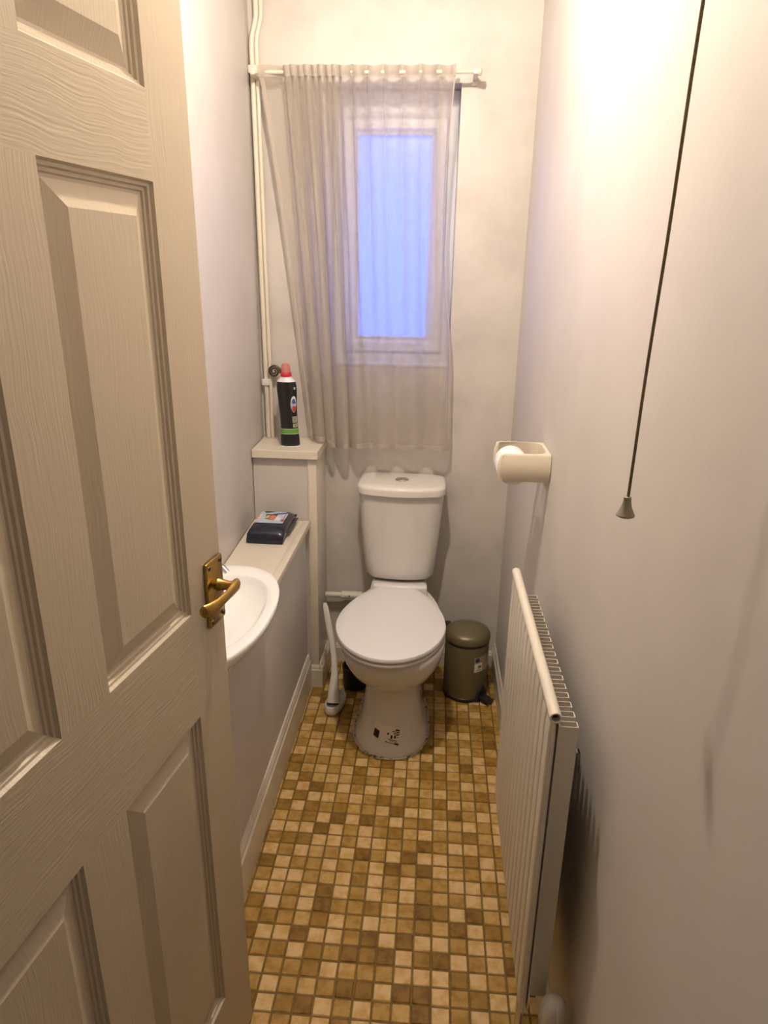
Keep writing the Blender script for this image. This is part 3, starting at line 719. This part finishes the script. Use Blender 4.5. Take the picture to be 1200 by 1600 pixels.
# ================================================================== CORNER PIPES
cp = thing('corner_pipe', 'pair of painted pipes running up the back left corner', 'pipe', (-0.61, 2.49, 0.935))
def pipe_path(dx):
    return [(-0.603 + dx, 2.497, ZC - 0.002), (-0.603 + dx, 2.497, 2.285), (-0.604 + dx, 2.497, 2.270), (-0.617 + dx, 2.497, 2.225), (-0.6205 + dx, 2.497, 2.200), (-0.6205 + dx, 2.497, 2.185), (-0.6165 + dx, 2.497, 1.6), (-0.610 + dx, 2.497, 0.9355)]
bm = bmesh.new(); tube(bm, pipe_path(0.0), 0.0085, 12); obj('pipe', bm, gloss_cream, cp)
bm = bmesh.new(); tube(bm, pipe_path(0.0155), 0.0068, 12); obj('pipe', bm, gloss_cream, cp)
for z, x in ((2.128, -0.619), (1.140, -0.612)):
    bm = bmesh.new(); box(bm, x - 0.0135, x + 0.014, 2.484, 2.519, z - 0.012, z + 0.012, bev=0.003); obj('pipe_clip', bm, white_plastic, cp)

# ================================================================== CLEANER BOTTLE
OX, OY, OZ = -0.507, 2.378, 0.934
bo = thing('cleaner_bottle', 'black cleaner bottle with a red cap standing on the tall ledge', 'bottle', (OX, OY, OZ))
bkeys = [(0.0, 0.030, 0.021), (0.003, 0.0335, 0.0245), (0.012, 0.034, 0.025), (0.040, 0.0325, 0.0245), (0.060, 0.0305, 0.023), (0.085, 0.030, 0.0225), (0.120, 0.0305, 0.023), (0.160, 0.0325, 0.024), (0.195, 0.0345, 0.025), (0.212, 0.0345, 0.025), (0.226, 0.032, 0.0235)]
BR = math.radians(10)
def bot_pt(z, a, off=0.0):
    hx, hy = interp(bkeys, z); hx += off; hy += off
    x, y = hx * sgnpow(math.cos(a), .85), hy * sgnpow(math.sin(a), .85)
    lean = 0.0
    return Vector((OX + x * math.cos(BR) - y * math.sin(BR) - 0.010 * (z / 0.23) + 0.004, OY + x * math.sin(BR) + y * math.cos(BR), OZ + z))
bm = bmesh.new(); loft(bm, [[bot_pt(k[0], 2 * PI * i / 36) for i in range(36)] for k in bkeys]); bod = obj('bottle_body', bm, bottle_black, bo, angle=50)
bm = bmesh.new()
sk = [(0.2265, 0.0325, 0.0240), (0.231, 0.0295, 0.022), (0.239, 0.0215, 0.0185), (0.243, 0.019, 0.017)]
def gen(z, hx, hy, lx): return [(OX + hx * math.cos(2 * PI * i / 32) + lx, OY + hy * math.sin(2 * PI * i / 32), OZ + z) for i in range(32)]
loft(bm, [gen(z, a, b, -0.006) for z, a, b in sk]); obj('shoulder', bm, p_white, bo, angle=50)
bm = bmesh.new(); loft(bm, [gen(z, a, a, -0.006) for z, a in ((0.2435, 0.0185), (0.246, 0.0195), (0.256, 0.0185), (0.258, 0.017))]); obj('cap_collar', bm, cap_red, bo, angle=50)
bm = bmesh.new(); loft(bm, [gen(z, a, a, -0.0065) for z, a in ((0.2585, 0.0165), (0.270, 0.0158), (0.282, 0.0135), (0.286, 0.0115), (0.2875, 0.006))]); obj('cap', bm, cap_pink, bo, angle=50)
bm = bmesh.new(); loft(bm, [[bot_pt(0.0008 + 0 * i, 2 * PI * i / 36, 0.0045) for i in range(36)], [bot_pt(0.003, 2 * PI * i / 36, 0.001) for i in range(36)]]); obj('base_rim', bm, p_white, bo)
def bl(off):   # u = angle in degrees round the front, v = height in metres
    return lambda u, v: bot_pt(v, math.radians(u), off)
F = bl(0.0006); F2 = bl(0.0010); F3 = bl(0.0014)
gb = obj('green_band', patch(F, -178, -4, 0.047, 0.063, 30, 2), p_green, bo)
sub('band_line', patch(F2, -178, -4, 0.0625, 0.0645, 30, 1), p_pale, gb, bo.location); sub('band_line', patch(F2, -178, -4, 0.0455, 0.0475, 30, 1), p_pale, gb, bo.location)
def shield(fn, cu, cv, ru, rv, n=24): return disc_patch(fn, cu, cv, ru, rv, n)
em = obj('printed_badge', shield(F, -52, 0.150, 24, 0.029), p_grey, bo)
sub('badge_crest', shield(F2, -52, 0.166, 17, 0.012), p_white, em, bo.location)
sub('badge_arc', shield(F3, -53, 0.160, 12, 0.010), p_blue, em, bo.location)
sub('badge_foot', shield(F2, -51, 0.134, 17, 0.011), p_red, em, bo.location)
sub('badge_band', patch(F3, -75, -28, 0.1435, 0.1525, 8, 1), p_grey, em, bo.location)
lb = obj('printed_label', patch(F, -68, -24, 0.086, 0.107, 8, 2), p_pale, bo)
sub('label_strip', patch(F, -66, -20, 0.069, 0.082, 8, 2), p_pale, lb, bo.location)
sub('strip_text', bars(F2, [(-62, -24, .078, .0795), (-60, -26, .0745, .076), (-58, -30, .071, .0725)]), p_black, lb, bo.location)
# letters D E L built as strokes
def stroke(rs): return bars(F2, rs)
sub('label_lettering', stroke([(-65, -62, .089, .104), (-62, -56, .102, .104), (-62, -56, .089, .091), (-56, -53, .091, .102), (-50, -47, .089, .104), (-47, -41, .102, .104), (-47, -42, .0955, .0975), (-47, -41, .089, .091), (-38, -35, .089, .104), (-35, -28, .089, .091)]), p_black, lb, bo.location)
sub('neck_print', bars(F, [(-50, -34, .206, .2085), (-50, -34, .2015, .204), (-50, -46, .2045, .2055), (-40, -34, .2045, .2055)]), p_white, lb, bo.location)

# ================================================================== WIPES PACKET
WX, WY, WZ = -0.531, 2.172, 0.6775
wp = thing('wipes_packet', 'dark navy soft packet of cleaning wipes lying on the low ledge', 'packet', (WX, WY, WZ))
def wring(y, hw, h, z0=0.0, sh=0.0): 
    out = []
    for k in range(28):
        q = 2 * PI * k / 28
        x, z = hw * sgnpow(math.cos(q), .38), h / 2 * sgnpow(math.sin(q), .42)
        x *= 1 - 0.10 * max(0, math.sin(q))
        out.append((WX + x + sh, WY + y, WZ + z0 + h / 2 + z))
    return out
bm = bmesh.new()
loft(bm, [wring(-0.109, .060, .010, 0.000), wring(-0.106, .0605, .026), wring(-0.098, .061, .040), wring(-0.07, .0605, .047), wring(0, .060, .050), wring(0.07, .0605, .049), wring(0.096, .061, .043), wring(0.104, .061, .028, 0.006), wring(0.108, .060, .012, 0.014)])
wb = obj('packet_body', bm, navy, wp, angle=60)
bm = bmesh.new()
loft(bm, [[(WX - .060, WY + .106, WZ + .021), (WX + .061, WY + .106, WZ + .021), (WX + .061, WY + .106, WZ + .023), (WX - .060, WY + .106, WZ + .023)],
          [(WX - .062, WY + .121, WZ + .030), (WX + .063, WY + .121, WZ + .026), (WX + .063, WY + .121, WZ + .0275), (WX - .062, WY + .121, WZ + .0315)]])
obj('crimped_end', bm, navy, wp)
bm = bmesh.new()
loft(bm, [[(WX + .057, WY - .05, WZ + .020), (WX + .057, WY + .10, WZ + .020), (WX + .057, WY + .10, WZ + .0215), (WX + .057, WY - .05, WZ + .0215)],
          [(WX + .068, WY - .04, WZ + .016), (WX + .070, WY + .108, WZ + .018), (WX + .070, WY + .108, WZ + .0195), (WX + .068, WY - .04, WZ + .0175)]])
obj('side_seam', bm, navy, wp)
def top(dz):
    def f(u, v):   # u 0..1 left-right, v 0..1 near-far
        x = (u - 0.5) * 0.104; y = -0.085 + 0.175 * v
        h = interp([(-0.098, .040), (-0.07, .047), (0, .050), (0.07, .049), (0.096, .043)], y)[0]
        return Vector((WX + x, WY + y, WZ + h + dz))
    return f
def poly(fn, pts):
    bm = bmesh.new(); bm.faces.new([bm.verts.new(fn(*p)) for p in pts]); return bm
lbl = obj('printed_label', patch(top(0.0012), 0.02, 0.95, 0.24, 0.97, 6, 8), p_lblue, wp)
L = wp.location
sub('print_patch', poly(top(0.0022), [(.30, .44), (.62, .44), (.62, .72), (.24, .72)]), p_black, lbl, L)
sub('print_patch', poly(top(0.0026), [(.42, .40), (.62, .40), (.60, .64), (.42, .66)]), p_orange, lbl, L)
sub('print_patch', poly(top(0.0026), [(.28, .46), (.40, .46), (.40, .64), (.30, .64)]), p_yellow, lbl, L)
sub('print_patch', poly(top(0.0022), [(.55, .70), (.95, .80), (.95, .90), (.45, .74)]), p_blue, lbl, L)
sub('print_patch', poly(top(0.0022), [(.02, .34), (.12, .34), (.14, .70), (.06, .66)]), p_white, lbl, L)
sub('print_patch', poly(top(0.0024), [(.83, .34), (.94, .34), (.94, .95), (.84, .95)]), p_red, lbl, L)
sub('print_patch', poly(top(0.0022), [(.60, .36), (.78, .34), (.80, .52), (.64, .58)]), p_white, lbl, L)
sub('print_patch', poly(top(0.0022), [(.18, .80), (.50, .88), (.30, .93), (.12, .90)]), p_black, lbl, L)
sub('print_text', bars(top(0.0034), [(.035, .055, .36, .62), (.075, .095, .36, .58), (.865, .885, .40, .72), (.905, .92, .40, .66)]), p_orange, lbl, L)['kind'] = 'stuff'
sub('side_label', poly(lambda u, v: Vector((WX - 0.0595 + 0.010 * v, WY - 0.07 + 0.10 * u, WZ + 0.022 + 0.018 * v)), [(0, 0), (1, 0.6), (1, 1), (0.2, 0.7)]), p_white, lbl, L)

# ================================================================== TOILET ROLL HOLDER and ROLL
rh = thing('roll_holder', 'cream plastic toilet roll holder on the right wall', 'roll holder', (XR, 1.71, 1.03))
HY0, HY1, HX0, HZ0, HZ1 = 1.640, 1.785, 0.172, 1.033, 1.103
# plan: a U opening away from the wall, lofted upward with a rounded lip
def uplan(z, g):
    out = []; th = 0.008; R = 0.034; r = 0.030
    xo = XR - 0.0015
    outer = [(HX0 - g, HY0 - g)] + [(xo - R + R * math.sin(q), HY0 - g + R - R * math.cos(q)) for q in [i / 8 * PI / 2 for i in range(9)]][:0] + [(xo, HY0 - g)] + [(xo, HY1 + g)] + [(HX0 - g, HY1 + g)]
    inner = [(HX0 - g, HY1 - th - g * -1)] + [(xo - th - r + r * math.sin(q), HY1 - th - r + r * math.cos(q)) for q in [i / 8 * PI / 2 for i in range(9)]] + [(xo - th - r + r * math.cos(q), HY0 + th + r - r * math.sin(q)) for q in [i / 8 * PI / 2 for i in range(9)]] + [(HX0 - g, HY0 + th)]
    return [(x, y, z) for x, y in outer + inner]
bm = bmesh.new()
loft(bm, [uplan(z, g) for z, g in ((HZ0, -0.005), (HZ0 + 0.006, 0.000), (HZ0 + 0.02, 0.004), (HZ0 + 0.035, 0.0055), (HZ0 + 0.05, 0.004), (HZ1 - 0.006, 0.0), (HZ1 - 0.002, -0.001), (HZ1, -0.003))])
obj('cradle', bm, holder_cream, rh, angle=40)
# rolled outer ends of the arms
for y in (HY0 + 0.0045, HY1 - 0.0045):
    bm = bmesh.new(); tube(bm, [(HX0 - 0.001, y, HZ0 + 0.002), (HX0 - 0.004, y, HZ0 + 0.02), (HX0 - 0.004, y, HZ1 - 0.02), (HX0, y, HZ1 - 0.003)], [0.005, 0.0072, 0.0072, 0.005], 12); obj('arm_end', bm, holder_cream, rh)
bm = bmesh.new(); tube(bm, [(0.200, HY0 + 0.008, 1.062), (0.200, HY1 - 0.008, 1.062)], 0.008, 12); obj('spindle', bm, holder_cream, rh)
bm = bmesh.new()
def yring(y, r): return [(0.200 + r * math.cos(2 * PI * k / 40), y, 1.062 + r * math.sin(2 * PI * k / 40)) for k in range(40)]
ya, yb_ = HY0 + 0.0115, HY0 + 0.100
loft(bm, [yring(ya, 0.019), yring(ya, 0.038), yring(ya + 0.002, 0.040), yring(yb_ - 0.002, 0.040), yring(yb_, 0.038), yring(yb_, 0.019), yring(ya, 0.019)], False, False)
tag(obj('toilet_roll', bm, paper, None, origin=(0.203, 1.71, 1.018), angle=50), 'white toilet roll held in the cream holder on the right wall', 'toilet roll')

# ================================================================== PULL CORD
pc = thing('pull_cord', 'long grubby light pull cord with a bell-shaped knob by the right wall', 'pull cord', (0.21, 0.72, 1.25))
ct, cb = Vector((0.21, 0.653, ZC - 0.035)), Vector((0.21, 0.7215, 1.276))
bm = bmesh.new(); tube(bm, [ct + (cb - ct) * (i / 24) + Vector((0.0006 * math.sin(i * 1.1), 0.0006 * math.cos(i), 0)) for i in range(25)], 0.00165, 8); obj('cord', bm, cord_mat, pc)
bm = bmesh.new(); lathe(bm, [(0.0032, 0.024), (0.0040, 0.0235), (0.0043, 0.018), (0.0058, 0.012), (0.0085, 0.0062), (0.0100, 0.0035), (0.0096, 0.0022), (0.006, 0.0004), (0.0001, 0.0)], 0, 0, 24)
bmesh.ops.translate(bm, verts=bm.verts, vec=(cb.x, cb.y, cb.z - 0.0235)); obj('knob', bm, knob_grey, pc)
bm = bmesh.new(); lathe(bm, [(0.012, ZC - 0.036), (0.030, ZC - 0.030), (0.042, ZC - 0.012), (0.043, ZC - 0.0005)], ct.x, ct.y, 28); obj('ceiling_switch', bm, white_plastic, pc)

# ================================================================== RADIATOR
RX0 = 0.1975; RY0, RY1 = 0.925, 1.500; RZ0, RZ1 = 0.226, 0.850
ra = thing('radiator', 'cream ribbed panel radiator with finned back on the right wall', 'radiator', (0.23, 1.21, RZ0))
bm = bmesh.new()
NF = 14; pitch = (RY1 - RY0) / NF
sec = []
for i in range(NF):
    y = RY0 + i * pitch
    for d, x in ((0.0, 0.0060), (0.07, 0.0058), (0.13, 0.0012), (0.20, 0.0), (0.80, 0.0), (0.87, 0.0012), (0.93, 0.0058)):
        sec.append((RX0 + x, y + d * pitch))
sec.append((RX0 + 0.0055, RY1)); sec += [(RX0 + 0.0105, RY1), (RX0 + 0.0105, RY0)]
mid = RX0 + 0.007
def rsec(z, k): return [((mid + (x - mid) * k), y, z) for x, y in sec]
loft(bm, [rsec(RZ0, 0.55), rsec(RZ0 + 0.006, 0.8), rsec(RZ0 + 0.018, 1.0), rsec(RZ1 - 0.02, 1.0), rsec(RZ1 - 0.006, 0.8), rsec(RZ1, 0.6)])
obj('front_panel', bm, rad_paint, ra, angle=50)
bm = bmesh.new()   # end seam strip
box(bm, RX0 + 0.0105, RX0 + 0.0142, RY0 + 0.014, RY1 - 0.01, RZ0 + 0.012, RZ1 - 0.006); box(bm, RX0 + 0.0142, RX0 + 0.0165, RY0 - 0.001, RY1, RZ0 + 0.01, RZ1 - 0.004); obj('back_sheet', bm, rad_paint, ra)
rc = (RX0 + 0.0085, RZ1 + 0.0075)
def rr(y, r): return [(rc[0] + r * math.cos(2 * PI * k / 24), y, rc[1] + r * math.sin(2 * PI * k / 24)) for k in range(24)]
bm = bmesh.new(); loft(bm, [rr(RY0 + 0.03, 0.0066), rr(RY0 + 0.0005, 0.0066), rr(RY0, 0.0072), rr(RY0, 0.0092), rr(RY0 + 0.001, 0.0098), rr(RY1 - 0.002, 0.0098), rr(RY1, 0.008)], True, True)
rail = obj('top_rail', bm, rad_paint, ra, angle=40)
bm = bmesh.new(); loft(bm, [rr(RY0 + 0.012, 0.0064), rr(RY0 + 0.014, 0.0064)]); sub('open_end_shade', bm, dark, rail, ra.location)  # dark cap inside the tube, stands for the shade in its bore
# convector fins: one U channel each, shared mesh
FX0, FX1 = RX0 + 0.017, RX0 + 0.048
bm = bmesh.new()
fw = 0.0155
for (x0, x1, y0, y1) in ((0, FX1 - FX0, 0, 0.0011), (0, FX1 - FX0, fw - 0.0011, fw), (FX1 - FX0 - 0.0011, FX1 - FX0, 0.0011, fw - 0.0011)):
    box(bm, x0, x1, y0, y1, 0, 0.575)
fin_me = finish(bm, 'fin', smooth=False); fin_me.materials.append(rad_paint)
NFIN = 18
for i in range(NFIN):
    o = bpy.data.objects.new('fin', fin_me); COL.objects.link(o); o.parent = ra
    o.location = Vector((FX0, RY0 + 0.012 + i * 0.0275, RZ1 - 0.590)) - ra.location
bm = bmesh.new(); box(bm, FX0 - 0.002, XR - 0.001, 1.066, 1.078, 0.6905, 0.6925); box(bm, XR - 0.004, XR - 0.0005, 1.066, 1.078, 0.655, 0.6925)
obj('wall_bracket', bm, steel, ra, smooth=False)
# thermostatic valve at the near end
VX, VY = 0.253, 0.902
tv = obj('valve_body', (lambda b: (lathe(b, [(0.008, 0.0), (0.008, 0.15), (0.013, 0.152), (0.013, 0.195), (0.010, 0.197), (0.010, 0.215)], VX, VY, 20), b)[1])(bmesh.new()), chrome, ra)
bm = bmesh.new(); tube(bm, [(VX, VY, 0.150), (VX - 0.02, VY + 0.03, 0.150), (RX0 + 0.008, VY + 0.055, 0.155), (RX0 + 0.008, VY + 0.055, RZ0 + 0.004)], 0.0075, 12); sub('tail_pipe', bm, chrome, tv, ra.location)
bm = bmesh.new(); NK = 40
def vring(z, r, kn): return [(VX + (r * (1 - kn * (1 if (k % 10) == 0 else 0))) * math.cos(2 * PI * k / NK), VY + (r * (1 - kn * (1 if (k % 10) == 0 else 0))) * math.sin(2 * PI * k / NK), z) for k in range(NK)]
loft(bm, [vring(z + 0.033, r, k) for z, r, k in ((0.182, 0.015, 0), (0.188, 0.0225, .1), (0.236, 0.0225, .13), (0.250, 0.0218, .13), (0.260, 0.0195, .13), (0.267, 0.0145, .10), (0.271, 0.008, 0), (0.272, 0.003, 0))])
sub('valve_head', bm, white_plastic, tv, ra.location, angle=50)

# ================================================================== CEILING LIGHT (just above the frame)
cl = thing('ceiling_light', 'small round glowing globe lamp under the ceiling', 'lamp', (LAMP_POS[0], LAMP_POS[1], ZC))
bm = bmesh.new(); lathe(bm, [(0.045, ZC - 0.001), (0.045, ZC - 0.015), (0.020, ZC - 0.030), (0.018, LAMP_POS[2] + LAMP_RADIUS - 0.002)], LAMP_POS[0], LAMP_POS[1], 28); obj('ceiling_rose', bm, white_plastic, cl)
bm = bmesh.new(); LZ = LAMP_POS[2]; lathe(bm, [(0.019, LZ + 0.062), (0.060, LZ + 0.052), (0.105, LZ + 0.024), (0.106, LZ + 0.020), (0.060, LZ + 0.047), (0.019, LZ + 0.057)], LAMP_POS[0], LAMP_POS[1], 32, False, False); obj('added_dish_shade', bm, white_plastic, cl)  # added unseen dish, keeps the bulb's light off the ceiling
bm = bmesh.new(); bmesh.ops.create_uvsphere(bm, u_segments=10, v_segments=6, radius=LAMP_RADIUS); bmesh.ops.translate(bm, verts=bm.verts, vec=LAMP_POS); obj('globe', bm, emit('lamp_glow', LAMP_COLOR, LAMP_STRENGTH), cl)
hl = thing('hall_fill_light', 'added fill lamp, a glowing globe unseen on the hall ceiling behind the camera', 'lamp', (-0.1, -0.7, ZC))  # added fill lamp, softly brightens whatever faces the camera
bm = bmesh.new(); lathe(bm, [(0.045, ZC - 0.001), (0.045, ZC - 0.02), (0.02, ZC - 0.03), (0.018, ZC - 0.05)], -0.1, -0.7, 24); obj('ceiling_rose', bm, white_plastic, hl)
bm = bmesh.new(); bmesh.ops.create_uvsphere(bm, u_segments=8, v_segments=5, radius=0.08); bmesh.ops.translate(bm, verts=bm.verts, vec=(-0.1, -0.7, ZC - 0.125)); obj('globe', bm, emit('hall_fill_glow', (1.0, 0.82, 0.6), HALL_FILL_STRENGTH), hl)
